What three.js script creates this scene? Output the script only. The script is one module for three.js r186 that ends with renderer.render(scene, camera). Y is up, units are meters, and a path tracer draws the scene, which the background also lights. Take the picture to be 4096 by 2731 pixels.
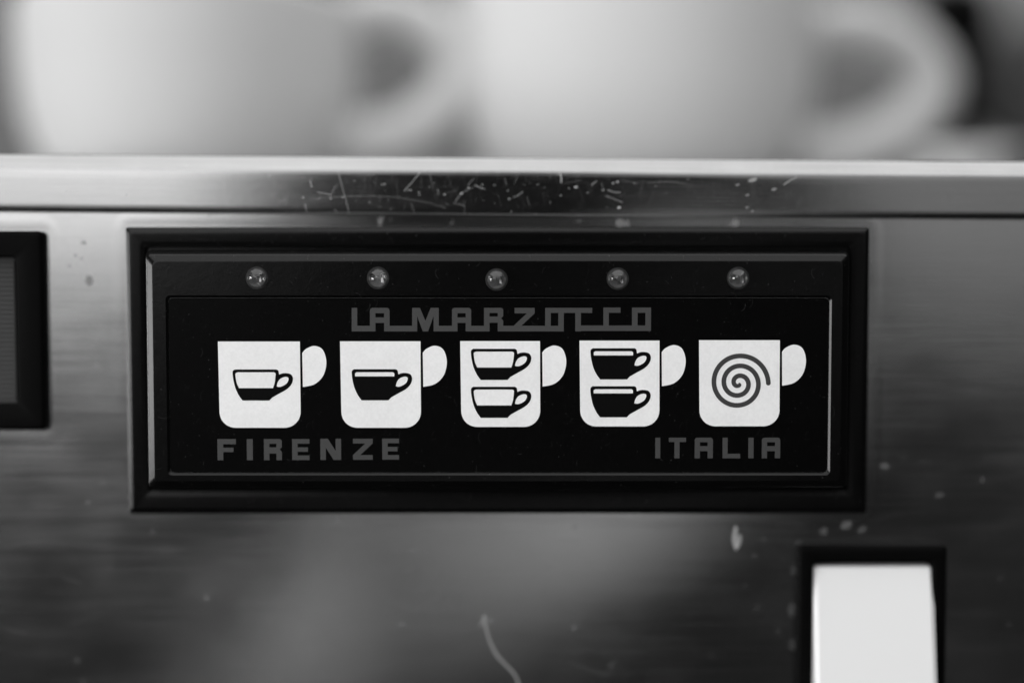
import * as THREE from 'three';
import { mergeGeometries, toCreasedNormals } from 'three/addons/utils/BufferGeometryUtils.js';
import { RoundedBoxGeometry } from 'three/addons/geometries/RoundedBoxGeometry.js';
import { MarchingCubes } from 'three/addons/objects/MarchingCubes.js';
import { RectAreaLightUniformsLib } from 'three/addons/lights/RectAreaLightUniformsLib.js';

// ---------------------------------------------------------------- camera, lights, exposure
// Lengths below are written in millimetres and turned into metres by MM.
const MM = 0.001;
const DIST = 235, PITCH = THREE.MathUtils.degToRad(3.0), LABEL_Z = 6.8;
const TAN = 54.6 / DIST, ASPECT = 1024 / 682;
const scene = new THREE.Scene();
const renderer = new THREE.WebGLRenderer({ antialias: true });
renderer.toneMapping = THREE.LinearToneMapping;
renderer.toneMappingExposure = 1.75;
renderer.shadowMap.enabled = true;
const camera = new THREE.PerspectiveCamera(2 * Math.atan(TAN) * 180 / Math.PI, ASPECT, 0.01, 30);
const eye = new THREE.Vector3(0, DIST * Math.sin(PITCH), LABEL_Z + DIST * Math.cos(PITCH));
camera.position.copy(eye).multiplyScalar(MM);
camera.lookAt(0, 0, LABEL_Z * MM);
camera.focus = DIST * MM;
camera.userData.fStop = 1.75;
camera.updateMatrixWorld(true);

scene.background = new THREE.Color(0.025, 0.025, 0.025);   // the dim room all round
RectAreaLightUniformsLib.init();

// ---------------------------------------------------------------- helpers
let seed = 7;
const rnd = () => { seed = (seed * 1664525 + 1013904223) >>> 0; return seed / 4294967296; };
const rr = (a, b) => a + (b - a) * rnd();
const camR = new THREE.Vector3(), camU = new THREE.Vector3(), camB = new THREE.Vector3();
camera.matrixWorld.extractBasis(camR, camU, camB);
// A point of the photograph (in a 2352 x 1568 frame) on the plane z = const, in millimetres.
function at(u, v, z) {
  const d = camR.clone().multiplyScalar((u - 1176) / 1176 * TAN * ASPECT).addScaledVector(camU, (784 - v) / 784 * TAN).addScaledVector(camB, -1);
  return eye.clone().addScaledVector(d, (z - eye.z) / d.z);
}
const grey = (l) => new THREE.Color(l, l, l);
const taken = {};
const numbered = (n) => { taken[n] = (taken[n] ?? -1) + 1; return taken[n] ? `${n}_${String(taken[n]).padStart(3, '0')}` : n; };
function thing(name, label, category, group, kind) {
  const o = new THREE.Group(); o.name = numbered(name); scene.add(o);
  o.userData = { label, category };
  if (group) o.userData.group = group;
  if (kind) o.userData.kind = kind;
  return o;
}
function part(name, geometry, material, parent, label) {          // geometry in millimetres
  const m = new THREE.Mesh(geometry.clone().scale(MM, MM, MM), material);
  m.name = name; m.castShadow = m.receiveShadow = true; parent.add(m);
  if (label) m.userData.label = label;
  return m;
}
const plain = (g) => { g = g.index ? g.toNonIndexed() : g; if (!g.getAttribute('uv')) g.setAttribute('uv', new THREE.BufferAttribute(new Float32Array(g.getAttribute('position').count * 2), 2)); return g; };
const merge = (list) => mergeGeometries(list.map(plain));
const box = (x0, x1, y0, y1, z0, z1, r = 0.3) => new RoundedBoxGeometry(x1 - x0, y1 - y0, z1 - z0, 2, r).translate((x0 + x1) / 2, (y0 + y1) / 2, (z0 + z1) / 2);

// Rounded rectangle outline: [x0, x1, y0, y1], corner radius r, n points a corner.
function outline([x0, x1, y0, y1], r, n = 5) {
  const p = [];
  for (const [cx, cy, a] of [[x1 - r, y1 - r, 0], [x0 + r, y1 - r, 1], [x0 + r, y0 + r, 2], [x1 - r, y0 + r, 3]])
    for (let k = 0; k <= n; k++) { const t = (a + k / n) * Math.PI / 2; p.push([cx + r * Math.cos(t), cy + r * Math.sin(t)]); }
  return p;
}
// A moulding: rings [rect, radius, z] joined one to the next; cap closes the last one.
function moulding(rings, cap = false, crease = 0.6) {
  const pos = [], O = rings.map(([r, rad, z]) => outline(r, rad).map(([x, y]) => [x, y, z])), n = O[0].length;
  for (let k = 0; k + 1 < O.length; k++) for (let i = 0; i < n; i++) {
    const j = (i + 1) % n, a = O[k][i], b = O[k][j], c = O[k + 1][j], d = O[k + 1][i];
    pos.push(...a, ...b, ...c, ...a, ...c, ...d);
  }
  if (cap) { const L = O.at(-1), c = [(L[0][0] + L[2 * n / 4][0]) / 2, (L[0][1] + L[2 * n / 4][1]) / 2, L[0][2]]; for (let i = 0; i < n; i++) pos.push(...L[i], ...L[(i + 1) % n], ...c); }
  const g = new THREE.BufferGeometry();
  g.setAttribute('position', new THREE.Float32BufferAttribute(pos, 3));
  const uv = []; for (let i = 0; i < pos.length; i += 3) uv.push(pos[i] / 60 + 0.5, pos[i + 1] / 60 + 0.5);
  g.setAttribute('uv', new THREE.Float32BufferAttribute(uv, 2));
  return toCreasedNormals(g, crease);
}
const inset = ([x0, x1, y0, y1], d) => [x0 + d, x1 - d, y0 + d, y1 - d];
const rectAt = (l, t, r, b, z) => { const m = (t + b) / 2, c = (l + r) / 2; return [at(l, m, z).x, at(r, m, z).x, at(c, b, z).y, at(c, t, z).y]; };
const flat = (shape, z, depth = 0.03) => new THREE.ExtrudeGeometry(shape, { depth, bevelEnabled: false, curveSegments: 24 }).translate(0, 0, z - depth);

// ---------------------------------------------------------------- textures
function noiseField(w, h, sx, sy, octaves = 3) {                   // stretched value noise, wraps round
  const out = new Float32Array(w * h); let amp = 1, tot = 0;
  for (let o = 0; o < octaves; o++) {
    const gx = Math.max(2, Math.round(w / sx) << o), gy = Math.max(2, Math.round(h / sy) << o), g = new Float32Array(gx * gy).map(() => rnd());
    for (let y = 0; y < h; y++) {
      const fy = y / h * gy, y0 = Math.floor(fy), ty = fy - y0, wy = ty * ty * (3 - 2 * ty), r0 = (y0 % gy) * gx, r1 = ((y0 + 1) % gy) * gx;
      for (let x = 0; x < w; x++) {
        const fx = x / w * gx, x0 = Math.floor(fx), tx = fx - x0, wx = tx * tx * (3 - 2 * tx), a = x0 % gx, b = (x0 + 1) % gx;
        out[y * w + x] += amp * ((g[r0 + a] * (1 - wx) + g[r0 + b] * wx) * (1 - wy) + (g[r1 + a] * (1 - wx) + g[r1 + b] * wx) * wy);
      }
    }
    tot += amp; amp *= 0.55;
  }
  return out.map((v) => v / tot);
}
function canvas(w, h) { const c = document.createElement('canvas'); c.width = w; c.height = h; return c; }
function texture(c, srgb) {
  const t = new THREE.CanvasTexture(c); t.wrapS = t.wrapT = THREE.RepeatWrapping; t.magFilter = THREE.LinearFilter;
  if (srgb) t.colorSpace = THREE.SRGBColorSpace;
  return t;
}
function fill(c, f) {                                              // f(x, y, i) -> [r, g, b] 0..255
  const x = c.getContext('2d'), d = x.createImageData(c.width, c.height);
  for (let y = 0, i = 0; y < c.height; y++) for (let k = 0; k < c.width; k++, i++) { const [r, g, b] = f(k, y, i); d.data.set([r, g, b, 255], i * 4); }
  x.putImageData(d, 0, 0); return x;
}
const G = (v) => `rgb(${v},${v},${v})`;

// Steel sheet: brushed sideways, with scratches and dried splashes drawn as matter (pale, not metal).
function steel(w, h, mmW, mmH, marks, { rough = 0.2, spread = 0.05, base = 176, aniso = 0.6 } = {}) {
  const fine = noiseField(w, h, 130, 1.6, 2), mid = noiseField(w, h, 90, 60, 3), cloud = noiseField(w, h, 300, 220, 4);
  const color = canvas(w, h), orm = canvas(w, h), bump = canvas(w, h);
  const cx = fill(color, (x, y, i) => { const v = base + 12 * (fine[i] - 0.5) + 8 * (mid[i] - 0.5) + 10 * (cloud[i] - 0.5); return [v, v, v]; });
  const ox = fill(orm, (x, y, i) => { const r = 255 * (rough + spread * (fine[i] - 0.5) + spread * 1.2 * (cloud[i] - 0.5) * 2 + spread * 1.2 * (mid[i] - 0.5)); return [255, r, 255]; });
  const bx = fill(bump, (x, y, i) => { const v = 128 + 110 * (fine[i] - 0.5) + 8 * (mid[i] - 0.5); return [v, v, v]; });
  const X = (mm) => (mm / mmW + 0.5) * w, Y = (mm) => (0.5 - mm / mmH) * h, S = w / mmW;
  // mark: {p: [[x, y] ...] in mm, w: width in mm, a: strength}
  for (const m of marks) {
    for (const [ctx, style] of [[cx, m.dark ? `rgba(40,40,40,${m.a})` : `rgba(215,215,215,${m.a})`], [ox, `rgba(255,${m.soft ? 110 : 150},${m.metal ?? 60},${m.a})`]]) {
      ctx.strokeStyle = ctx.fillStyle = style; ctx.lineWidth = Math.max(0.8, m.w * S); ctx.lineCap = ctx.lineJoin = 'round';
      ctx.beginPath();
      if (m.p.length === 1) { ctx.ellipse(X(m.p[0][0]), Y(m.p[0][1]), m.w * S / 2, (m.h ?? m.w) * S / 2, m.t ?? 0, 0, 7); ctx.fill(); continue; }
      m.p.forEach(([x, y], k) => (k ? ctx.lineTo(X(x), Y(y)) : ctx.moveTo(X(x), Y(y)))); ctx.stroke();
    }
  }
  return new THREE.MeshPhysicalMaterial({ color: 0xffffff, metalness: 1, roughness: 1, map: texture(color, true), roughnessMap: texture(orm), metalnessMap: texture(orm), bumpMap: texture(bump), bumpScale: 0.000003, anisotropy: aniso, anisotropyRotation: Math.PI / 2 });
}
const curve = (pts, n = 24) => new THREE.CatmullRomCurve3(pts.map(([x, y]) => new THREE.Vector3(x, y, 0))).getPoints(n).map((p) => [p.x, p.y]);
const px = (z, ...uv) => uv.map(([u, v]) => { const p = at(u, v, z); return [p.x, p.y]; });

// marks on the panel, where the photograph shows them
const panelMarks = [
  { p: curve(px(0, [1112, 1416], [1116, 1440], [1126, 1475], [1142, 1505], [1166, 1531], [1184, 1552], [1196, 1585])), w: 0.42, a: 0.4 },
  { p: px(0, [1112, 1416], [1104, 1436]), w: 0.6, a: 0.2 },
  { p: curve(px(0, [1690, 1214], [1686, 1236], [1691, 1256], [1697, 1248], [1699, 1232])), w: 0.55, a: 0.6 },
  { p: px(0, [1690, 1210], [1691, 1262]), w: 0.4, a: 0.4 },
];
for (const [u, v, w, a] of [[1944, 1205, 2.0, 0.42], [1892, 1220, 1.4, 0.3], [1980, 1216, 1.6, 0.28], [2032, 1070, 1.6, 0.35], [2158, 1137, 1.6, 0.22], [1424, 512, 1.5, 0.5], [1440, 513, 1.3, 0.4], [1686, 512, 1.6, 0.35], [1692, 511, 1.2, 0.3],
  [874, 504, 1.2, 0.3], [872, 513, 1.0, 0.25], [1038, 511, 0.8, 0.25], [922, 1432, 0.9, 0.25], [1404, 1528, 0.9, 0.22], [770, 1190, 1.8, 0.15], [1380, 1128, 1, 0.2], [350, 1220, 1, 0.15], [1330, 508, 0.8, 0.2]])
  panelMarks.push({ p: px(0, [u, v]), w, h: w * rr(0.55, 1.0), a: a * 0.55, t: rr(0, 3) });
for (let k = 0; k < 150; k++) { const w = rr(0.25, 1.0); panelMarks.push({ p: [[rr(-95, 95), rr(-62, 22)]], w, h: w * rr(0.5, 1), a: rr(0.04, 0.16), t: rr(0, 3) }); }
for (let k = 0; k < 70; k++) { const x = rr(-95, 95), y = rr(-62, 22), l = rr(1, 7), t = rr(-0.35, 0.35); panelMarks.push({ p: [[x, y], [x + l * Math.cos(t), y + l * Math.sin(t)]], w: rr(0.1, 0.25), a: rr(0.04, 0.14), metal: 200 }); }
for (const [u, v, w, h] of [[205, 643, 1.3, 1.7], [192, 556, 0.9, 0.7], [173, 585, 0.5, 0.5], [160, 610, 0.4, 0.5], [187, 592, 0.4, 0.4], [1822, 1310, 0.9, 1.6], [1818, 1400, 1.1, 2.4], [1820, 1480, 0.9, 2.0], [1835, 1247, 1.2, 0.6]])
  panelMarks.push({ p: px(0, [u, v]), w, h, a: w > 1.25 && h > 1.6 && h < 2 ? 0.32 : 0.16, t: rr(-0.4, 0.4), dark: true });
for (let k = 0; k < 60; k++) {                                     // wiped residue
  const x = rr(-95, 70), y = rr(-62, -22), l = rr(12, 45), t = rr(-0.02, 0.16), c = rr(-2, 2);
  panelMarks.push({ p: curve([[x, y], [x + l / 2 * Math.cos(t), y + l / 2 * Math.sin(t) + c], [x + l * Math.cos(t), y + l * Math.sin(t)]], 12), w: rr(0.3, 2.2), a: rr(0.008, 0.025), metal: 235, soft: true });
}
for (let k = 0; k < 26; k++) {
  const x = rr(60, 95), y = rr(-30, 18), l = rr(6, 22), t = rr(-0.25, 0.25);
  panelMarks.push({ p: [[x, y], [x + l * Math.cos(t), y + l * Math.sin(t)]], w: rr(0.4, 1.8), a: rr(0.015, 0.05), metal: 225, soft: true });
}
const steelPanel = steel(2048, 1366, 240, 160, panelMarks, { rough: 0.185, spread: 0.055, base: 176, aniso: 0.2 });

// ---------------------------------------------------------------- the machine: panel, top trim, tray
const KEY = rectAt(297, 521, 1989, 1176, 0);                       // the keypad's outer edge on the panel
const SW = { w: 24.6, h: 32.6 };
const swR = at(1829, 1248, 0), swL = at(105, 530, 0);
const SWR = [swR.x, swR.x + SW.w, swR.y - SW.h, swR.y], SWL = [swL.x - SW.w, swL.x, swL.y - SW.h, swL.y];
const shapeOf = (pts) => new THREE.Shape(pts.map(([x, y]) => new THREE.Vector2(x, y)));
const machine = thing('espresso_machine', 'brushed steel front and top trim of the espresso machine', 'coffee machine');
{
  const s = shapeOf([[-118, -78], [118, -78], [118, 25.5], [-118, 25.5]]);
  for (const r of [inset(KEY, 1.2), inset(SWR, 1.0), inset(SWL, 1.0)]) s.holes.push(new THREE.Path(outline(r, 0.8).map(([x, y]) => new THREE.Vector2(x, y))));
  const g = new THREE.ExtrudeGeometry(s, { depth: 1.2, bevelEnabled: false, UVGenerator: {
    generateTopUV: (_, v, ...ids) => ids.map((i) => new THREE.Vector2(v[i * 3] / 240 + 0.5, v[i * 3 + 1] / 160 + 0.5)),
    generateSideWallUV: (_, v, ...ids) => ids.map((i) => new THREE.Vector2(v[i * 3] / 240 + 0.5, v[i * 3 + 1] / 160 + 0.5)) } }).translate(0, 0, -1.2);
  part('front_panel', g, steelPanel, machine, 'brushed steel panel with faint scratches and dried splashes');
}
for (const r of [KEY, SWL]) {                                 // pressed edge of each opening, standing a little proud
  const rings = [];
  for (let k = 0; k <= 8; k++) { const t = k / 8; rings.push([inset(r, -2.8 * (1 - t) + 0.02), 0.8 + 2.8 * (1 - t), 0.012 + 0.012 * Math.sin(t * Math.PI) ** 2]); }
  const g = moulding(rings, false, 1.2), p = g.getAttribute('position'), uv = g.getAttribute('uv');
  for (let i = 0; i < p.count; i++) uv.setXY(i, p.getX(i) / 240 + 0.5, p.getY(i) / 160 + 0.5);
  part('opening_rim', g, steelPanel, machine);
}
const TRIM_Z = 1.1, ROLL = -0.0077;
{
  // folded sheet: profile in (z, y) from the lower hem up the face, round the fold and back
  const yT = at(1176, 361, TRIM_Z - 4).y, yB = at(1176, 494, TRIM_Z).y, R = 3.5, prof = [];
  prof.push([0.05, yB + 0.05], [TRIM_Z - 0.2, yB], [TRIM_Z - 0.05, yB + 0.05], [TRIM_Z, yB + 0.2]);
  for (let k = 1; k <= 6; k++) prof.push([TRIM_Z, yB + 0.35 + (yT - R - yB - 0.35) * k / 6]);
  for (let k = 1; k <= 14; k++) { const t = k / 14 * Math.PI / 2; prof.push([TRIM_Z - R + R * Math.cos(t), yT - R + R * Math.sin(t)]); }
  prof.push([-14, yT], [-14, yT - 1]);
  const pos = [], uv = [], len = [0];
  for (let k = 1; k < prof.length; k++) len.push(len[k - 1] + Math.hypot(prof[k][0] - prof[k - 1][0], prof[k][1] - prof[k - 1][1]));
  const V = (x, k) => [x, prof[k][1] + ROLL * x, prof[k][0]];
  for (let k = 0; k + 1 < prof.length; k++) {
    const q = [[-118, k], [118, k], [118, k + 1], [-118, k], [118, k + 1], [-118, k + 1]];
    for (const [x, j] of q) { pos.push(...V(x, j)); uv.push(x / 190 + 0.5, (len[j] - len[3] - 0) / 15 + 0.02); }
  }
  const g = new THREE.BufferGeometry();
  g.setAttribute('position', new THREE.Float32BufferAttribute(pos, 3)); g.setAttribute('uv', new THREE.Float32BufferAttribute(uv, 2));
  // scratches on the trim: u in mm along it, s in mm up from the hem
  const yHem = (x) => yB + 0.35 + ROLL * x, on = (u, v) => { const p = at(u, v, TRIM_Z); return [p.x, p.y - yHem(p.x) - 7.5 + 0.3]; };
  const L = (a, w, ...uvs) => ({ p: curve(uvs.map(([u, v]) => on(u, v)), 10), w: w * 0.75, a: a * 0.9, metal: 40 });
  const Z1 = (X, Y) => [(900 + X / 2.352) * 0.5742, (620 + Y / 2.352) * 0.5742], Z2 = (X, Y) => [(1900 + X / 2.352) * 0.5742, (620 + Y / 2.352) * 0.5742];
  const marks = [
    L(0.5, 0.12, Z1(1062, 145), Z1(1110, 320), Z1(1172, 550)), L(0.65, 0.14, Z1(1835, 150), Z1(1760, 245), Z1(1685, 330)), L(0.4, 0.12, Z1(1060, 265), Z1(1010, 330), Z1(985, 390)),
    L(0.4, 0.22, Z1(870, 340), Z1(930, 350), Z1(990, 362)), L(0.4, 0.2, Z1(803, 228), Z1(808, 260), Z1(815, 290)), L(0.35, 0.2, Z1(750, 445), Z1(760, 490), Z1(768, 550)), L(0.3, 0.12, Z1(870, 415), Z1(885, 390), Z1(900, 365)),
    L(0.18, 0.25, Z1(800, 405), Z1(1100, 382), Z1(1400, 375), Z1(1700, 400), Z1(1950, 450), Z1(2080, 490)), L(0.35, 0.12, Z1(1925, 165), Z1(1940, 225), Z1(1953, 285)), L(0.5, 0.13, Z1(2000, 310), Z1(2004, 335), Z1(2006, 362)),
    L(0.5, 0.13, Z1(2150, 440), Z1(2200, 453), Z1(2250, 467)), L(0.45, 0.14, Z1(2340, 210), Z1(2290, 270), Z1(2290, 300)), L(0.5, 0.14, Z1(2330, 295), Z1(2225, 350), Z1(2170, 425)), L(0.35, 0.1, Z1(2070, 355), Z1(2120, 335), Z1(2170, 322)),
    L(0.3, 0.12, Z1(1750, 440), Z1(1770, 500), Z1(1785, 565)), L(0.3, 0.1, Z1(1450, 375), Z1(1452, 405), Z1(1450, 435)), L(0.5, 0.12, Z1(1540, 512), Z1(1560, 497), Z1(1575, 485)), L(0.5, 0.13, Z1(1025, 498), Z1(1042, 515), Z1(1058, 530)),
    L(0.3, 0.1, Z1(1400, 455), Z1(1440, 468), Z1(1480, 485)), L(0.3, 0.1, Z1(2250, 420), Z1(2252, 490), Z1(2256, 555)), L(0.2, 0.1, Z1(1990, 525), Z1(2060, 545), Z1(2150, 562)), L(0.3, 0.13, Z1(1240, 185), Z1(1320, 180), Z1(1400, 175)),
    L(0.75, 0.24, Z2(804, 165), Z2(812, 210), Z2(810, 250)), L(0.7, 0.2, Z2(0, 275), Z2(45, 295), Z2(90, 310)), L(0.6, 0.17, Z2(360, 387), Z2(405, 370), Z2(450, 335)), L(0.6, 0.24, Z2(1250, 320), Z2(1300, 338), Z2(1368, 342)),
    L(0.5, 0.2, Z2(1230, 375), Z2(1300, 400), Z2(1388, 437)), L(0.6, 0.2, Z2(1098, 278), Z2(1115, 255), Z2(1145, 237)), L(0.35, 0.13, Z2(1190, 250), Z2(1200, 290), Z2(1205, 325)), L(0.3, 0.16, Z2(1370, 220), Z2(1450, 240), Z2(1530, 255)),
    L(0.3, 0.18, Z2(1620, 255), Z2(1790, 240), Z2(1900, 248), Z2(2000, 268)), L(0.3, 0.12, Z2(410, 175), Z2(390, 215), Z2(370, 262)), L(0.35, 0.13, Z2(280, 212), Z2(288, 240), Z2(296, 268)), L(0.3, 0.13, Z2(492, 385), Z2(500, 425), Z2(512, 462)),
    L(0.25, 0.12, Z2(820, 265), Z2(900, 248), Z2(1000, 228)), L(0.3, 0.13, Z2(710, 165), Z2(712, 190), Z2(714, 210)), L(0.3, 0.13, Z2(1700, 515), Z2(1740, 522), Z2(1790, 532)),
    L(0.55, 0.35, [3185 * 0.5742, 706 * 0.5742], [3160 * 0.5742, 718 * 0.5742], [3136 * 0.5742, 734 * 0.5742]),
  ];
  for (const [X, Y, w, a] of [[950, 292, 0.42, 0.95], [1340, 242, 0.38, 0.9], [1300, 255, 0.32, 0.8], [1355, 485, 0.45, 0.95], [322, 403, 0.32, 0.9], [68, 270, 0.3, 0.7], [183, 273, 0.25, 0.6], [310, 326, 0.26, 0.7], [342, 522, 0.25, 0.5], [590, 268, 0.3, 0.4], [808, 371, 0.24, 0.7], [1060, 345, 0.3, 0.5], [1205, 320, 0.3, 0.6], [708, 434, 0.2, 0.6], [780, 172, 0.3, 0.5], [655, 297, 0.2, 0.5], [1240, 480, 0.2, 0.5], [2005, 215, 0.3, 0.4], [1700, 282, 0.25, 0.4], [570, 545, 0.2, 0.5], [885, 304, 0.25, 0.6]])
    marks.push({ p: [on(...Z2(X, Y))], w, h: w * rr(0.8, 1.3), a, t: rr(0, 3) });
  for (const [X, Y, w, a] of [[995, 400, 0.24, 0.8], [1825, 343, 0.24, 0.7], [1828, 366, 0.2, 0.6], [1745, 320, 0.26, 0.7], [1722, 320, 0.24, 0.6], [2065, 362, 0.36, 0.7], [2225, 352, 0.4, 0.7], [2292, 300, 0.36, 0.6], [1476, 268, 0.26, 0.6], [1500, 264, 0.3, 0.6], [1105, 387, 0.22, 0.5], [735, 390, 0.4, 0.4], [1925, 290, 0.2, 0.5], [560, 415, 0.5, 0.25], [520, 430, 0.5, 0.2], [1358, 435, 0.2, 0.4]])
    marks.push({ p: [on(...Z1(X, Y))], w, h: w * rr(0.8, 1.3), a, t: rr(0, 3) });
  for (const [X, Y, w] of [[3096, 753, 0.9], [2990, 776, 0.7], [3010, 716, 1.6], [2950, 735, 0.7], [2988, 825, 0.6], [3010, 840, 0.6]]) marks.push({ p: [on(X * 0.5742, Y * 0.5742)], w, h: w * 0.5, a: 0.5, t: -0.5 });
  for (let k = 0; k < 900; k++) { const x = rr(-80, 80), y = rr(-7, 3), l = rr(0.4, 3.2), t = rnd() < 0.6 ? rr(1.2, 1.95) : rr(0, 3.14); marks.push({ p: [[x, y], [x + l * Math.cos(t), y + l * Math.sin(t)]], w: rr(0.05, 0.09), a: rr(0.03, 0.15), metal: 90 }); }
  for (let k = 0; k < 200; k++) { const x = rr(-100, 100), y = rr(-7, 6), l = rr(2, 12); marks.push({ p: [[x, y], [x + l, y + rr(-0.25, 0.25)]], w: rr(0.05, 0.1), a: rr(0.04, 0.14), metal: 150 }); }
  for (let k = 0; k < 260; k++) { const w = rr(0.08, 0.24); marks.push({ p: [[rr(-75, 75), rr(-7, 3)]], w, a: rr(0.1, 0.5) }); }
  const m = steel(2048, 256, 190, 15, marks, { rough: 0.13, spread: 0.03, base: 152, aniso: 0.2 });
  part('top_trim', toCreasedNormals(g, 0.5), m, machine, 'scratched steel trim folded over the top edge');
  part('cup_tray', box(-118, 118, yT - 4.2, yT - 1.6, -330, -14.2, 0.4), new THREE.MeshStandardMaterial({ color: grey(0.5), metalness: 1, roughness: 0.3 }), machine);
  machine.userData.trayY = yT - 1.6;
}
const TRAY = machine.userData.trayY; delete machine.userData.trayY;

// ---------------------------------------------------------------- black plastics
function plasticMaps(base, vary, specks) {
  const c = canvas(1024, 1024), n = noiseField(1024, 1024, 3, 3, 2), m = noiseField(1024, 1024, 40, 40, 4);
  fill(c, (x, y, i) => { const v = 128 + 60 * (n[i] - 0.5) + 130 * (m[i] - 0.5); return [v, v, v]; });
  const d = canvas(1024, 1024);
  const x = fill(d, (k, y, i) => { const v = base + vary * (m[i] - 0.5) + vary * (n[i] - 0.5); return [v, v, v]; });
  for (let k = 0; k < 900 * specks; k++) { x.fillStyle = `rgba(170,170,170,${rr(0.08, 0.4)})`; x.beginPath(); x.ellipse(rr(0, 1024), rr(0, 1024), rr(0.5, 1.9), rr(0.5, 1.5), rr(0, 3), 0, 7); x.fill(); }
  for (let k = 0; k < 140 * specks; k++) { const a = rr(0, 1024), b = rr(0, 1024), t = rr(0, 6), l = rr(4, 22); x.strokeStyle = `rgba(150,150,150,${rr(0.06, 0.3)})`; x.lineWidth = rr(0.6, 1.4); x.beginPath(); x.moveTo(a, b); x.quadraticCurveTo(a + l * Math.cos(t), b + l * Math.sin(t), a + l * Math.cos(t + 0.6) * 1.5, b + l * Math.sin(t + 0.6) * 1.5); x.stroke(); }
  return [texture(c), texture(d, true)];
}
const [plasticBump, plasticColor] = plasticMaps(4, 3, 1), [, labelColor] = plasticMaps(3, 2, 0.8);
const blackPlastic = new THREE.MeshPhysicalMaterial({ color: 0xffffff, map: plasticColor, roughness: 0.24, specularIntensity: 0.45, bumpMap: plasticBump, bumpScale: 0.00003 });
const blackMatt = new THREE.MeshPhysicalMaterial({ color: grey(0.002), roughness: 0.55, specularIntensity: 0.08 });

// ---------------------------------------------------------------- the keypad
const keypad = thing('keypad', 'black plastic keypad with five white mug symbols and five small round lights', 'keypad');
const FL = 2.2, TOP = 7.0;                                         // heights of the flange and of the raised face
const GRV = rectAt(341, 571.5, 1946, 1123, FL);                    // the groove round the raised face
const LAB = rectAt(389, 684, 1902, 1085, LABEL_Z);                 // the label in its recess
const FACE = inset(GRV, 2.15);
{
  const o = KEY, i = (d) => inset(o, d);
  const flange = [[o, 0.5, 0.02], [o, 0.5, 1.1]];
  for (let k = 1; k <= 6; k++) { const t = k / 6 * Math.PI / 2; flange.push([i(1.1 * (1 - Math.cos(t))), 0.5, 1.1 + (FL - 1.1) * Math.sin(t)]); }
  const g0 = inset(GRV, -0.55), g1 = inset(GRV, -0.25), g2 = inset(GRV, 0.2);
  flange.push([i(1.2), 0.5, FL - 0.004], [inset(GRV, -1.25), 0.6, FL - 0.02], [inset(GRV, -1.15), 0.6, FL - 0.03], [inset(GRV, -0.65), 0.6, FL - 0.13], [g0, 0.6, FL - 0.14], [inset(GRV, -0.35), 0.6, FL - 0.2], [g1, 0.6, FL - 1.0], [g2, 0.6, FL - 1.0]);
  part('bezel', moulding(flange, false, 0.4), blackPlastic, keypad, 'outer flange of the black bezel');
  const face = [[inset(GRV, 0.05), 0.7, FL - 1.1], [inset(GRV, 0.15), 0.7, FL + 0.2]];
  for (const [d, h] of [[0.55, 1.6], [0.75, 1.1], [0.92, 0.72], [1.02, 0.55], [1.08, 0.49], [1.12, 0.47], [1.72, 0.15], [1.76, 0.13], [1.88, 0.05], [2.02, 0.004], [2.1, 0], [2.2, 0]]) face.push([inset(GRV, d), 0.9, TOP - h]);
  const lip = [[inset(LAB, -0.42), 0.7, TOP], [inset(LAB, -0.40), 0.7, TOP - 0.01], [inset(LAB, -0.10), 0.7, TOP - 0.3], [inset(LAB, -0.02), 0.7, TOP - 0.34]];
  const top = shapeOf(outline(inset(GRV, 2.2), 0.9)); top.holes.push(new THREE.Path(outline(inset(LAB, -0.42), 0.7).map(([x, y]) => new THREE.Vector2(x, y))));
  const flatTop = new THREE.ShapeGeometry(top).translate(0, 0, TOP), tp = flatTop.getAttribute('position'), tuv = flatTop.getAttribute('uv');
  for (let k = 0; k < tp.count; k++) tuv.setXY(k, tp.getX(k) / 60 + 0.5, tp.getY(k) / 60 + 0.5);
  part('raised_face', merge([moulding(face, false, 0.35), flatTop, moulding(lip, false, 0.35)]), blackPlastic, keypad, 'raised black face with the row of lights');
  const plate = [[inset(LAB, 0), 0.7, TOP - 0.5], [inset(LAB, 0), 0.7, LABEL_Z - 0.06], [inset(LAB, 0.06), 0.7, LABEL_Z]];
  const label = new THREE.MeshPhysicalMaterial({ color: 0xffffff, map: labelColor, roughness: 0.35, specularIntensity: 0.14 });
  part('label_plate', moulding(plate, true), label, keypad, 'glossy black printed label');
}
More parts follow.
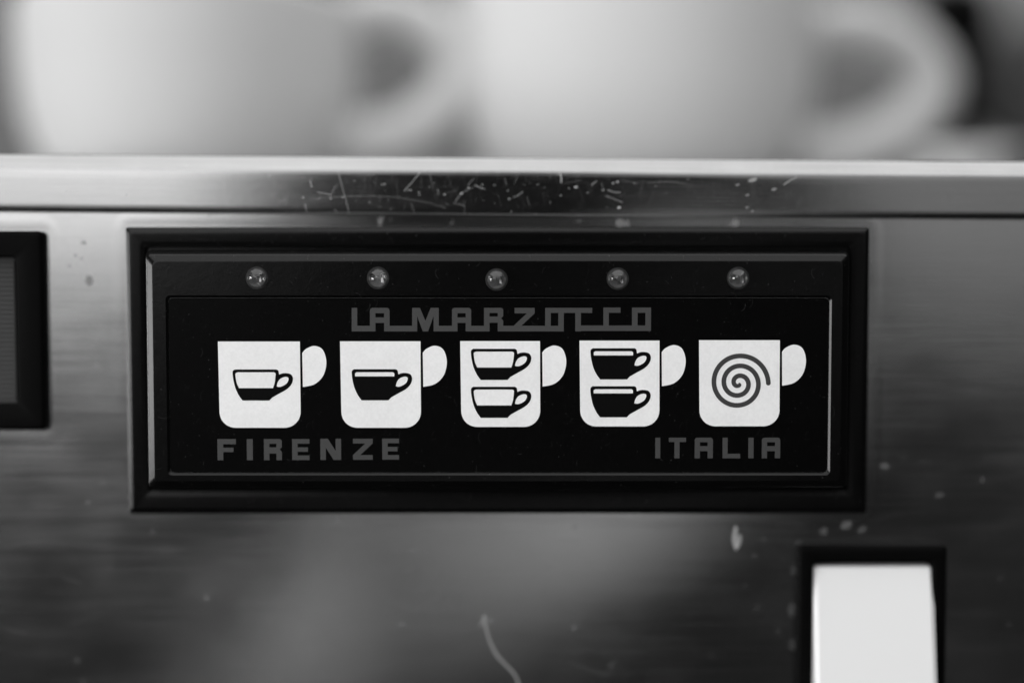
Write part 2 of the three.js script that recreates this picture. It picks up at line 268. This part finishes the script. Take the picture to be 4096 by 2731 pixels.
// lights
const ledLens = new THREE.MeshPhysicalMaterial({ color: 0xffffff, roughness: 0.02, ior: 1.5, transmission: 1, thickness: 2, attenuationColor: grey(0.4), attenuationDistance: 0.002 });
const ledCup = new THREE.MeshStandardMaterial({ color: grey(0.16), roughness: 0.5 }), ledMetal = new THREE.MeshStandardMaterial({ color: grey(0.7), metalness: 1, roughness: 0.25 });
const ledDark = new THREE.MeshStandardMaterial({ color: grey(0.006), roughness: 0.6 });
for (const [u, v] of [[588.5, 638], [867.5, 638.5], [1140.5, 642], [1419.5, 640], [1696.5, 638.5]]) {
  const c = at(u, v, TOP + 0.6), pts = [], hh = rr(1.1, 1.35), tilt = [rr(-0.12, 0.12), rr(-0.12, 0.12)];
  for (let k = 0; k <= 14; k++) { const t = k / 14 * Math.PI / 2; pts.push(new THREE.Vector2(1.5 * Math.cos(t), hh * Math.sin(t))); }
  const dome = new THREE.LatheGeometry([new THREE.Vector2(0, 0), new THREE.Vector2(1.5, 0), ...pts.slice(1, -1), new THREE.Vector2(0, hh)], 40).rotateX(Math.PI / 2 + tilt[0]).rotateY(tilt[1]).translate(c.x, c.y, TOP + 0.3);
  const led = part('indicator_light', dome, ledLens, keypad);
  const ring = new THREE.RingGeometry(1.49, 1.78, 40).translate(c.x, c.y, TOP + 0.015);
  part('light_hole', ring, ledDark, led);
  part('light_base', new THREE.LatheGeometry([[1.5, 0], [1.5, 0.08], [1.35, 0.1], [0.7, 0.04], [0, 0.04]].map(([x, y]) => new THREE.Vector2(x, y)), 32).rotateX(Math.PI / 2).translate(c.x, c.y, TOP + 0.01), ledCup, led);
  part('light_chip', merge([box(-0.2, 0.15, -0.15, 0.2, 0, 0.16, 0.03).rotateZ(tilt[0] * 8), box(0.3, 0.6, -0.5, 0.5, 0, 0.1, 0.03), box(-0.75, -0.5, 0.1, 0.35, 0, 0.1, 0.03)]).translate(c.x, c.y, TOP + 0.06), ledMetal, led);
}
// printed symbols; lengths in the 2352-pixel frame, sat on the label plane
const UNIT = (at(1600, 880, LABEL_Z).x - at(700, 880, LABEL_Z).x) / 900;
const inkMap = (() => { const c = canvas(512, 512), n = noiseField(512, 512, 5, 5, 2), m = noiseField(512, 512, 70, 70, 3); fill(c, (x, y, i) => { const v = 246 + 10 * (n[i] - 0.5) + 12 * (m[i] - 0.5); return [v, v, v]; }); const t = texture(c, true); t.repeat.set(1 / 35, 1 / 35); return t; })();
const white = new THREE.MeshPhysicalMaterial({ color: grey(0.9), map: inkMap, roughness: 0.5 });
const ink = new THREE.MeshPhysicalMaterial({ color: grey(0.003), roughness: 0.4, specularIntensity: 0.12 });
const greyInk = new THREE.MeshPhysicalMaterial({ color: grey(0.05), roughness: 0.5, specularIntensity: 0.6 });
const darkInk = new THREE.MeshPhysicalMaterial({ color: grey(0.042), roughness: 0.5, specularIntensity: 0.6 });
const z1 = LABEL_Z + 0.025, z2 = LABEL_Z + 0.05, z3 = LABEL_Z + 0.075;
const sym = (u, v) => (x, y) => { const p = at(u, v, LABEL_Z); return new THREE.Vector2(p.x + x * UNIT, p.y - y * UNIT); };
function smooth(pts, T, tag = 'c') {                                // pts: [x, y] or [x, y, 1] for a sharp corner
  const out = [], n = pts.length;
  let run = [];
  const flush = () => { if (run.length > 2) out.push(...new THREE.SplineCurve(run.map(([x, y]) => new THREE.Vector2(x, y))).getPoints(run.length * 6).slice(0, -1)); else out.push(...run.slice(0, -1).map(([x, y]) => new THREE.Vector2(x, y))); };
  const first = Math.max(0, pts.findIndex((p) => p[2]));
  for (let k = 0; k <= n; k++) { const p = pts[(first + k) % n]; run.push(p); if (k && p[2]) { flush(); run = [p]; } }
  if (run.length > 1) flush();
  return out.map((p) => T(p.x, p.y));
}
const q = (X, Y) => [(X - 285) / 7.186, (Y - 525) / 7.186];
const cupOuter = [[...q(285, 600)], [...q(290, 552)], [...q(322, 526), 1], [...q(1005, 526), 1], [...q(1038, 545)], [...q(1052, 612), 1], [...q(1105, 592)], [...q(1175, 588)], [...q(1250, 610)], [...q(1280, 680)], [...q(1255, 770)], [...q(1180, 850)], [...q(1050, 925)], [...q(935, 990), 1], [...q(888, 1040), 1], [...q(447, 1040), 1], [...q(385, 955)], [...q(330, 835)], [...q(297, 700)]];
const holeHandle = [[...q(1010, 808), 1], [...q(1025, 745)], [...q(1060, 690)], [...q(1110, 660)], [...q(1165, 648)], [...q(1203, 662)], [...q(1206, 700)], [...q(1180, 752)], [...q(1120, 795)], [...q(1060, 815)]];
const holeHalf = [[...q(330, 618)], [...q(340, 585)], [...q(372, 572), 1], [...q(965, 572), 1], [...q(992, 588)], [...q(994, 625)], [...q(980, 740)], [...q(950, 835), 1], [...q(388, 835), 1], [...q(350, 745)]];
const holeFull = [[7.6, 16.6, 1], [7.6, 9.6], [11.5, 6.9, 1], [94, 6.9, 1], [97.6, 9.6], [97.6, 16.6, 1]];
function cupSymbol(T, full) {
  const s = new THREE.Shape(smooth(cupOuter, T));
  for (const h of [full ? holeFull : holeHalf, holeHandle]) s.holes.push(new THREE.Path(smooth(h, T)));
  return s;
}
for (const [u, v, w, h, kind, label] of [
  [500.5, 784, 188, 198.5, [[33, 64, 0]], 'mug symbol with one part-filled cup'], [781, 783.5, 184.5, 199, [[26.5, 64, 1]], 'mug symbol with one full cup'],
  [1057, 783, 183, 197.5, [[24.6, 17.6, 0], [24.6, 104.8, 0]], 'mug symbol with two part-filled cups'], [1331, 782, 183.5, 197.5, [[25.3, 17.4, 1], [25.3, 104.6, 1]], 'mug symbol with two full cups'], [1605.5, 781, 185.5, 198, 'spiral', 'mug symbol with a grey spiral']]) {
  const T = sym(u, v), r = 38, body = new THREE.Shape();
  const P = (x, y) => T(x, y), m = (f, ...a) => body[f](...a.flatMap(([x, y]) => { const p = P(x, y); return [p.x, p.y]; }));
  m('moveTo', [0, 0]); m('lineTo', [w, 0]); m('lineTo', [w + 0.6, h - r]); m('bezierCurveTo', [w + 0.6, h - r * 0.42], [w - r * 0.42, h], [w - r, h]); m('lineTo', [r + 2, h]); m('bezierCurveTo', [r * 0.42 + 2, h], [2, h - r * 0.42], [2, h - r]); m('lineTo', [0, 0]);
  const mug = part('mug_symbol', flat(body, z1), white, keypad, label);
  const hx = w + 5.2, hs = smooth([[hx, 26.4, 1], [hx + 9, 17], [hx + 28, 10.2], [hx + 47, 19], [hx + 55.2, 47], [hx + 48, 78], [hx + 28, 98], [hx + 1, 104.6, 1]], T);
  part('mug_handle', flat(new THREE.Shape(hs), z1), white, mug);
  if (kind === 'spiral') {
    const c = [91.6, 98.6], a = [], b = [], N = 200, turns = 2.78;
    for (let k = 0; k <= N; k++) { const t = k / N * turns * 2 * Math.PI, R = 68.2 - 22.9 * t / (2 * Math.PI), x = c[0] + R * Math.cos(t), y = c[1] - R * Math.sin(t); a.push([x + 5.4 * Math.cos(t), y - 5.4 * Math.sin(t)]); b.push([x - 5.4 * Math.cos(t), y + 5.4 * Math.sin(t)]); }
    const cap = (p, d, sgn) => Array.from({ length: 7 }, (_, k) => { const t = (k + 1) / 8 * Math.PI; return [p[0] + 5.4 * Math.cos(t + d), p[1] - sgn * 5.4 * Math.sin(t + d)]; });
    const tE = turns * 2 * Math.PI, RE = 68.2 - 22.9 * turns, eP = [c[0] + RE * Math.cos(tE), c[1] - RE * Math.sin(tE)];
    const endCap = Array.from({ length: 7 }, (_, k) => { const t = tE + (k + 1) / 8 * Math.PI; return [eP[0] + 5.4 * Math.cos(t), eP[1] - 5.4 * Math.sin(t)]; });
    const sP = [c[0] + 68.2, c[1]], startCap = Array.from({ length: 7 }, (_, k) => { const t = Math.PI + (k + 1) / 8 * Math.PI; return [sP[0] + 5.4 * Math.cos(t), sP[1] - 5.4 * Math.sin(t)]; });
    part('spiral_symbol', flat(new THREE.Shape([...a, ...endCap, ...b.reverse(), ...startCap].map(([x, y]) => T(x, y))), z2), darkInk, mug);
  } else for (const [x, y, full] of kind) part('cup_symbol', flat(cupSymbol((a, b) => T(x + a, y + b), full), z2), ink, mug);
}
// lettering: bars that never overlap (cells of the bars' own grid) and slanted pieces
function lettering(rects, polys, T) {
  const xs = [...new Set(rects.flatMap((r) => [r[0], r[1]]))].sort((a, b) => a - b), ys = [...new Set(rects.flatMap((r) => [r[2], r[3]]))].sort((a, b) => a - b), out = [];
  for (let j = 0; j + 1 < ys.length; j++) {
    let open = null;
    for (let i = 0; i < xs.length; i++) {
      const mx = (xs[i] + xs[i + 1]) / 2, my = (ys[j] + ys[j + 1]) / 2, on = i + 1 < xs.length && rects.some((r) => mx > r[0] && mx < r[1] && my > r[2] && my < r[3]);
      if (on && open === null) open = xs[i];
      if (!on && open !== null) { out.push([[open, ys[j]], [xs[i], ys[j]], [xs[i], ys[j + 1]], [open, ys[j + 1]]]); open = null; }
    }
  }
  return merge([...out, ...polys].map((p) => {
    const s = new THREE.Shape((p.pts ?? p).map(([x, y]) => T(x, y)));
    if (p.hole) s.holes.push(new THREE.Path(p.hole.map(([x, y]) => T(x, y))));
    return flat(s, z1);
  }));
}
{
  const A = (x, w, t, b, q = 37, e = 36) => ({ pts: [[x, b], [x, t + 16], [x + 5, t + 5], [x + 16, t], [x + w - 16, t], [x + w - 5, t + 5], [x + w, t + 16], [x + w, b], [x + w - q, b], [x + w - q, t + e + 65], [x + q, t + e + 65], [x + q, b]], hole: [[x + q, t + e], [x + w - q, t + e], [x + w - q, t + e + 28], [x + q, t + e + 28]] });
  const R = (x, w, t, b, e = 34) => ({ pts: [[x, t], [x + w - 16, t], [x + w - 4, t + 5], [x + w, t + 16], [x + w, t + 56], [x + w - 15, t + 70], [x + w, t + 86], [x + w, b], [x + w - 37, b], [x + w - 37, t + e + 66], [x + 37, t + e + 66], [x + 37, b], [x, b]], hole: [[x + 37, t + e], [x + w - 37, t + e], [x + w - 37, t + e + 24], [x + 37, t + e + 24]] });
  const t = 85, b = 243, lo = 205;
  const T = sym(746.5, 677.6), S = (x, y) => T(x / 2.926, y / 2.926);
  part('lettering', lettering([
    [178, 215, t, b], [178, 300, lo, b], [432, 583, lo, b], [583, 617, t, b], [727, 762, t, b], [762, 850, lo, b], [979, 1065, lo, b],
    [1194, 1600, lo, b],
    [1270, 1405, t, 122], [1475, 1513, t, b], [1563, 1600, t, b], [1475, 1790, t, 119], [1677, 1715, t, b], [1677, 2185, lo - 2, b - 3], [1865, 1902, t - 2, b - 3], [1865, 1980, t - 2, 118], [2057, 2095, t - 2, b - 3], [2147, 2185, t - 2, b - 3], [2057, 2185, t - 2, 118],
  ], [A(300, 132, t, b), A(850, 129, t, b), R(1065, 129, t, b), [[617, 85], [636, 85], [672, 172], [708, 85], [727, 85], [727, 140], [690, 243], [654, 243], [617, 140]], [[1352, 122], [1405, 122], [1316, 205], [1264, 205]]], S), greyInk, keypad, 'grey joined lettering LA MARZOCCO above the mugs');
  const E = (x, w, t, b) => [[x, x + 37, t, b], [x, x + w, t, t + 31], [x, x + w - 10, t + 56, t + 86], [x, x + w, b - 31, b]];
  const T2 = sym(275.6, 918.8), S2 = (x, y) => T2(x / 2.926, y / 2.926);
  part('lettering', lettering([[652, 691, 262, 405], [652, 777, 262, 297], [652, 760, 320, 350], [850, 890, 262, 405],
    ...E(1155, 117, 262, 404), [1345, 1382, 260, 403], [1448, 1485, 260, 403], [1565, 1698, 260, 292], [1565, 1698, 370, 402], ...E(1762, 113, 259, 401)],
  [R(965, 121, 262, 405, 32), [[1382, 260], [1396, 260], [1448, 342], [1448, 403], [1434, 403], [1382, 321]], [[1648, 292], [1698, 292], [1614, 370], [1565, 370]]], S2), greyInk, keypad, 'grey lettering FIRENZE under the mugs');
  const T3 = sym(1378, 947.4), S3 = (x, y) => T3(x / 3.151, y / 3.151);
  part('lettering', lettering([[402, 438, 182, 332], [500, 625, 182, 213], [541, 578, 182, 332], [890, 927, 182, 332], [890, 1018, 299, 332], [1077, 1115, 182, 332]], [A(688, 132, 182, 332, 38, 33), A(1175, 133, 182, 332, 38, 33)], S3), greyInk, keypad, 'grey lettering ITALIA under the mugs');
}

// ---------------------------------------------------------------- rocker switches
function switchFrame(rect, edge, depth, parent, material) {
  const f = [[rect, 0.8, 0.02], [rect, 0.8, 1.2]];
  for (let k = 1; k <= 4; k++) { const t = k / 4 * Math.PI / 2; f.push([inset(rect, 0.7 * (1 - Math.cos(t))), 0.8, 1.2 + 0.8 * Math.sin(t)]); }
  f.push([inset(rect, edge - 0.4), 0.9, 2.1], [inset(rect, edge - 0.1), 1.0, 1.9], [inset(rect, edge), 1.0, 1.4], [inset(rect, edge), 1.0, -depth], [inset(rect, edge + 4), 1.0, -depth]);
  part('switch_frame', moulding(f, true), material, parent);
}
{
  const sw = thing('rocker_switch', 'white rocker switch in a black frame below the keypad', 'switch');
  switchFrame(SWR, 2.55, 2, sw, blackMatt);
  // rocker: its lower half stands out, its upper half is pressed in
  const l = at(1868, 1400, 2).x, r = at(2147, 1310, 2).x, t = at(2000, 1300, 1.5).y, b = SWR[2] + 2.9, pos = [];
  const prof = [[t, 0.6], [t - 0.15, 1.1], [t - 0.4, 1.4], [b + 1.2, 5.8], [b + 0.4, 5.6], [b, 4.6], [b, -1]];
  const s = new THREE.Shape([new THREE.Vector2(t, -1), ...prof.map(([y, z]) => new THREE.Vector2(y, z))]);
  const g = new THREE.ExtrudeGeometry(s, { depth: r - l - 1.4, bevelEnabled: true, bevelThickness: 0.7, bevelSize: 0.38, bevelOffset: -0.38, bevelSegments: 1, steps: 1 });
  g.applyMatrix4(new THREE.Matrix4().set(0, 0, 1, l + 0.7, 1, 0, 0, 0, 0, 1, 0, 0, 0, 0, 0, 1));
  part('rocker', toCreasedNormals(g, 0.3), new THREE.MeshPhysicalMaterial({ color: grey(0.84), roughness: 0.4 }), sw, 'plain white rocker');
}
{
  const sw = thing('rocker_switch', 'black ribbed rocker switch beside the keypad', 'switch');
  switchFrame(SWL, 4.4, 2, sw, blackMatt);
  const r = at(34, 760, 1).x, l = SWL[0] + 4.7, t = at(20, 590, 1).y, b = at(20, 947, 1).y, list = [], N = 30;
  list.push(box(l, r, b, t, -1.6, 0.2, 0.3));
  for (let k = 0; k < N; k++) { const y = t - 0.8 - (t - b - 3.4) * k / (N - 1); list.push(new THREE.CylinderGeometry(0.28, 0.28, r - l - 0.3, 8).rotateZ(Math.PI / 2).translate((l + r) / 2, y, 0.22)); }
  list.push(box(l, r, b + 0.9, b + 1.5, 0, 0.7, 0.25), box(l, r, b, b + 0.5, 0, 0.5, 0.2));
  part('rocker', merge(list), new THREE.MeshPhysicalMaterial({ color: grey(0.03), roughness: 0.45 }), sw, 'dark ribbed rocker');
}

// ---------------------------------------------------------------- cups and bits on the tray behind
const china = new THREE.MeshPhysicalMaterial({ color: grey(0.58), roughness: 0.55, specularIntensity: 0.2 });
function cup(label, x, z, R, H, turn, handle) {
  const o = thing('coffee_cup', label, 'cup', 'white cups on the tray');
  const p = [[0, 1.2], [R * 0.6, 1.2], [R * 0.63, 0], [R * 0.7, 0], [R * 0.73, 1.5], [R * 0.86, H * 0.16], [R * 0.96, H * 0.4], [R, H * 0.72], [R, H - 1], [R - 1, H], [R - 2.4, H - 0.6], [R - 3, H * 0.7], [R - 4.4, H * 0.35], [R * 0.7, 5], [0, 4]];
  const sp = new THREE.SplineCurve(p.slice(4, 9).map(([a, b]) => new THREE.Vector2(a, b))).getPoints(20);
  const pts = [...p.slice(0, 4).map(([a, b]) => new THREE.Vector2(a, b)), ...sp, ...p.slice(9).map(([a, b]) => new THREE.Vector2(a, b))];
  o.position.set(x * MM, TRAY * MM, z * MM); o.rotation.y = turn;
  part('cup_body', new THREE.LatheGeometry(pts, 72), china, o);
  const c = new THREE.CatmullRomCurve3(handle.map(([a, b]) => new THREE.Vector3(a, b, 0)));
  const hg = new THREE.TubeGeometry(c, 48, 6.2, 16).scale(1, 1, 1.2);
  part('cup_handle', hg, china, o);
  return o;
}
{
  const z = -95, a = at(440, 200, z), b = at(1455, 200, z - 8), d = at(2375, 200, -190);
  const H = at(430, 12, z).y - TRAY, handle = [[32, H * 0.9], [44, H * 0.96], [56, H * 0.84], [60, H * 0.64], [55, H * 0.44], [45, H * 0.3], [31, H * 0.26]];
  cup('white china cup with its handle turned to the other cup, above the black ribbed switch', a.x, z, 38.5, H, 0.0, handle.map(([x, y]) => [x + 1, y]));
  cup('white china cup with its handle turned to the tamper, above the mug symbols', b.x, z - 8, 42, H + 5, 0.12, handle.map(([x, y]) => [x * 1.2, y * 1.03 - 2]));
  const jar = thing('storage_jar', 'dark round jar with a pale lid beside the tamper', 'jar'), V2 = (l) => l.map(([x, y]) => new THREE.Vector2(x, y));
  jar.position.set(d.x * MM, TRAY * MM, -190 * MM);
  part('jar_body', new THREE.LatheGeometry(V2([[0, 0], [22, 0], [24, 2], [24, 44], [21, 50], [0, 50]]), 48), new THREE.MeshPhysicalMaterial({ color: grey(0.03), roughness: 0.35 }), jar);
  part('jar_lid', new THREE.LatheGeometry(V2([[0, 49], [22.5, 49], [23, 50], [23, 66], [21, 69], [0, 70]]), 48), new THREE.MeshPhysicalMaterial({ color: grey(0.2), roughness: 0.5 }), jar);
  const t = thing('tamper', 'black knobbed coffee tamper standing behind the cups', 'tamper');
  const c = at(2195, 45, -120);
  t.position.set(c.x * MM, TRAY * MM, -120 * MM);
  const h = c.y - TRAY;
  part('tamper_base', new THREE.LatheGeometry([[0, 0], [24, 0], [24.5, 0.6], [24.5, 9], [22, 11], [9, 13], [6, 17], [0, 17]].map(([x, y]) => new THREE.Vector2(x, y)), 48), new THREE.MeshStandardMaterial({ color: grey(0.4), metalness: 1, roughness: 0.3 }), t);
  part('tamper_handle', new THREE.LatheGeometry([[0, 16], [7, 16], [8, 20], [6, h * 0.4], [4.5, h * 0.6], [5, h * 0.75], [8, h * 0.88], [9.5, h], [8.5, h + 6], [5, h + 9], [0, h + 10]].map(([x, y]) => new THREE.Vector2(x, y)), 40), blackMatt, t);
}
{
  const wall = new THREE.Mesh(new THREE.BoxGeometry(3, 1.2, 0.05), new THREE.MeshStandardMaterial({ color: grey(0.15), roughness: 0.9 }));
  wall.name = 'back_wall'; wall.position.set(0, 0.05, -0.62); wall.castShadow = wall.receiveShadow = true;
  wall.userData = { label: 'plain dark wall behind the machine', category: 'wall', kind: 'structure' };
  scene.add(wall);
}

{
  const w = thing('room_wall', 'pale wall with a dark lower half across the room', 'wall', null, 'structure');
  part('upper_wall', new THREE.BoxGeometry(4400, 1500, 60).translate(0, 690, 2330), new THREE.MeshStandardMaterial({ color: grey(0.75), roughness: 0.9 }), w);
  part('lower_wall', new THREE.BoxGeometry(4400, 1300, 80).translate(0, -712, 2330), new THREE.MeshStandardMaterial({ color: grey(0.04), roughness: 0.8 }), w);
}
// ---------------------------------------------------------------- windows that light the place
function roomWindow(label, pos, look, w, h, radiance) {
  const o = thing('window', label, 'window', 'windows of the room');
  o.position.set(...pos); o.lookAt(...look);
  const fr = new THREE.MeshStandardMaterial({ color: grey(0.3), roughness: 0.6 }), t = 60, W = w * 1000, H = h * 1000;
  part('window_frame', merge([box(-W / 2 - t, W / 2 + t, H / 2, H / 2 + t, -30, 20, 3), box(-W / 2 - t, W / 2 + t, -H / 2 - t, -H / 2, -30, 20, 3), box(-W / 2 - t, -W / 2, -H / 2, H / 2, -30, 20, 3), box(W / 2, W / 2 + t, -H / 2, H / 2, -30, 20, 3)]), fr, o);
  part('window_pane', box(-W / 2, W / 2, -H / 2, H / 2, -8, -4, 1), new THREE.MeshStandardMaterial({ color: grey(0.1), roughness: 0.4, emissive: grey(1), emissiveIntensity: radiance * 0.1 }), o);
  const l = new THREE.RectAreaLight(0xffffff, radiance, w, h);
  l.position.set(0, 0, 0); l.rotation.y = Math.PI; o.add(l);   // an area light shines along its own -z
  l.name = 'window_light';
  return o;
}
roomWindow('bright window off to the side of the machine', [-1.25, -0.05, 0.7], [0, -0.05, 0.7], 0.8, 0.45, 7.5);
roomWindow('wide pale window across the room', [-0.98, 0.66, 2.2], [-0.98, 0.66, 0], 1.1, 1.24, 1.2);
{
  const o = thing('ceiling_light', 'large soft panel light under the ceiling', 'ceiling light');
  o.position.set(0, 1.35, 0.4);
  part('light_housing', box(-1550, 1550, 12, 60, -1950, 1950, 4), new THREE.MeshStandardMaterial({ color: grey(0.6), roughness: 0.6 }), o);
  part('light_panel', box(-1500, 1500, 0, 10, -1900, 1900, 2), new THREE.MeshStandardMaterial({ color: grey(0.5), roughness: 0.6, emissive: grey(1), emissiveIntensity: 0.1 }), o);
  const l = new THREE.RectAreaLight(0xffffff, 0.95, 3.0, 3.8); l.rotation.x = -Math.PI / 2; l.position.y = -0.005; l.name = 'ceiling_area_light'; o.add(l);
}
// ---------------------------------------------------------------- the photographer, whom the steel mirrors
function field(center, half, res, bones, k = 0.02) {                 // bones: [ax, ay, az, ra, bx, by, bz, rb]
  const mc = new MarchingCubes(res, new THREE.MeshStandardMaterial(), false, false, 400000), h = res / 2;
  mc.isolation = 0;
  for (let z = 0; z < res; z++) for (let y = 0; y < res; y++) for (let x = 0; x < res; x++) {
    const X = center[0] + (x - h) / h * half[0], Y = center[1] + (y - h) / h * half[1], Z = center[2] + (z - h) / h * half[2];
    let d = 1e3;
    for (const b of bones) {
      const ux = b[4] - b[0], uy = b[5] - b[1], uz = b[6] - b[2], l = ux * ux + uy * uy + uz * uz, t = l ? Math.min(1, Math.max(0, ((X - b[0]) * ux + (Y - b[1]) * uy + (Z - b[2]) * uz) / l)) : 0;
      const e = Math.hypot(X - b[0] - ux * t, Y - b[1] - uy * t, Z - b[2] - uz * t) - (b[3] + (b[7] - b[3]) * t);
      const m = Math.max(k - Math.abs(d - e), 0) / k; d = Math.min(d, e) - m * m * k * 0.25;
    }
    mc.field[x + y * res + z * res * res] = -d;
  }
  mc.update();
  const g = new THREE.BufferGeometry(), n = mc.count;
  g.setAttribute('position', new THREE.BufferAttribute(mc.positionArray.slice(0, n * 3), 3));
  g.setAttribute('normal', new THREE.BufferAttribute(mc.normalArray.slice(0, n * 3), 3));
  g.scale(half[0], half[1], half[2]).translate(...center).scale(1000, 1000, 1000);
  g.computeVertexNormals();
  return g;
}
{
  const o = thing('person', 'person in dark clothes holding a camera up to the machine', 'person');
  const J = (...p) => p, bone = (a, ra, b, rb) => [...a, ra, ...b, rb];
  const sh = [J(-0.12, 0.2, 0.8), J(0.12, 0.2, 0.92)], el = [J(-0.125, -0.27, 0.55), J(0.19, -0.06, 0.64)], wr = [J(-0.05, -0.12, 0.255), J(0.1, -0.05, 0.41)];
  const skin = [
    bone(J(0, 0.400, 0.84), 0.088, J(0, 0.440, 0.86), 0.095), bone(J(0, 0.330, 0.81), 0.05, J(0, 0.380, 0.8), 0.062), bone(J(0, 0.385, 0.745), 0.012, J(0, 0.360, 0.725), 0.018), bone(J(0, 0.24, 0.87), 0.06, J(0, 0.330, 0.85), 0.055),
    bone(J(-0.095, 0.380, 0.85), 0.014, J(-0.097, 0.410, 0.86), 0.018), bone(J(0.095, 0.380, 0.85), 0.014, J(0.097, 0.410, 0.86), 0.018),
    ...[0, 1].flatMap((k) => [bone(sh[k], 0.052, el[k], 0.042), bone(el[k], 0.044, wr[k], 0.03)]),
  ];
  const hands = [[-1, wr[0]], [1, wr[1]]].map(([s, w]) => {
    const p = s < 0 ? [J(-0.03, -0.1, 0.225), J(0.012, -0.078, 0.19)] : [J(0.1, -0.035, 0.355), J(0.08, -0.02, 0.325)], out = [bone(w, 0.03, p[0], 0.032), bone(p[0], 0.036, p[1], 0.03)];
    const roots = s < 0 ? [[0.0, 0, -0.028], [0.006, 0, -0.009], [0.006, 0, 0.011], [0.0, 0, 0.03]] : [[0, 0.036, 0], [0, 0.014, 0], [0, -0.009, 0], [0, -0.03, 0]];
    roots.forEach((r, i) => {
      const L = [0.9, 1, 0.95, 0.75][i], a = p[1].map((v, j) => v + r[j]), d1 = s < 0 ? [0.032, 0.012, 0] : [-0.014, 0, -0.03], d2 = s < 0 ? [0.014, 0.026, 0] : [-0.026, 0, -0.008], b = a.map((v, j) => v + d1[j] * L), c = b.map((v, j) => v + d2[j] * L);
      out.push(bone(a, 0.0105, b, 0.0095), bone(b, 0.0095, c, 0.008));
    });
    const t = s < 0 ? [J(-0.033, -0.088, 0.2), J(-0.041, -0.062, 0.188), J(-0.044, -0.038, 0.186)] : [J(0.09, -0.045, 0.35), J(0.076, -0.06, 0.375), J(0.05, -0.058, 0.38)];
    out.push(bone(t[0], 0.016, t[1], 0.0125), bone(t[1], 0.0115, t[2], 0.0095));
    return field(s < 0 ? [-0.005, -0.075, 0.215] : [0.09, -0.035, 0.36], [0.1, 0.1, 0.1], 68, out, 0.008);
  });
  const skinMat = new THREE.MeshPhysicalMaterial({ color: grey(0.58), roughness: 0.5 }), cloth = new THREE.MeshStandardMaterial({ color: grey(0.02), roughness: 0.95 });
  part('body', merge([field([0, 0.16, 0.6], [0.3, 0.5, 0.44], 84, skin, 0.03), ...hands]), skinMat, o);
  part('shirt', field([0, -0.1, 0.76], [0.32, 0.5, 0.42], 84, [
    bone(J(-0.075, 0.19, 0.83), 0.085, J(0.075, 0.19, 0.91), 0.085), bone(J(-0.058, 0.1, 0.85), 0.118, J(-0.05, -0.25, 0.9), 0.1), bone(J(0.06, 0.1, 0.9), 0.12, J(0.045, -0.25, 0.93), 0.1), bone(J(-0.06, -0.25, 0.93), 0.105, J(0.06, -0.25, 0.93), 0.105), bone(J(-0.07, -0.25, 0.93), 0.115, J(-0.08, -0.45, 0.93), 0.11), bone(J(0.07, -0.25, 0.93), 0.115, J(0.08, -0.45, 0.93), 0.11),
    ...[0, 1].flatMap((k) => [bone(sh[k], 0.062, el[k], 0.056), bone(el[k], 0.056, el[k].map((v, j) => v + (wr[k][j] - v) * 0.4), 0.05)])], 0.04), cloth, o);
  part('trousers', field([0, -0.9, 0.93], [0.3, 0.56, 0.25], 72, [0, 1].flatMap((k) => { const q = k ? 1 : -1; return [bone(J(q * 0.08, -0.42, 0.93), 0.108, J(q * 0.1, -0.88, 0.92), 0.068), bone(J(q * 0.1, -0.88, 0.92), 0.066, J(q * 0.11, -1.3, 0.95), 0.05), bone(J(q * 0.11, -1.31, 0.95), 0.045, J(q * 0.12, -1.34, 0.84), 0.035)]; }), 0.03), cloth, o);
  part('hair', field([0, 0.46, 0.88], [0.16, 0.14, 0.16], 40, [bone(J(0, 0.46, 0.89), 0.098, J(0, 0.475, 0.86), 0.096)], 0.02), cloth, o);
  const c = thing('camera', 'black camera held up in front of the keypad', 'camera');
  c.position.copy(camera.position); c.quaternion.copy(camera.quaternion);
  const blk = new THREE.MeshStandardMaterial({ color: grey(0.012), roughness: 0.7 });
  part('lens_barrel', new THREE.CylinderGeometry(33, 36, 62, 40).rotateX(Math.PI / 2).translate(0, 0, 39), blk, c);
  part('camera_body', merge([box(-70, 70, -48, 42, 70, 118, 8), box(-28, 28, 40, 64, 76, 112, 8), box(-70, -48, -46, 40, 60, 84, 8)]), blk, c);
}
renderer.render(scene, camera);
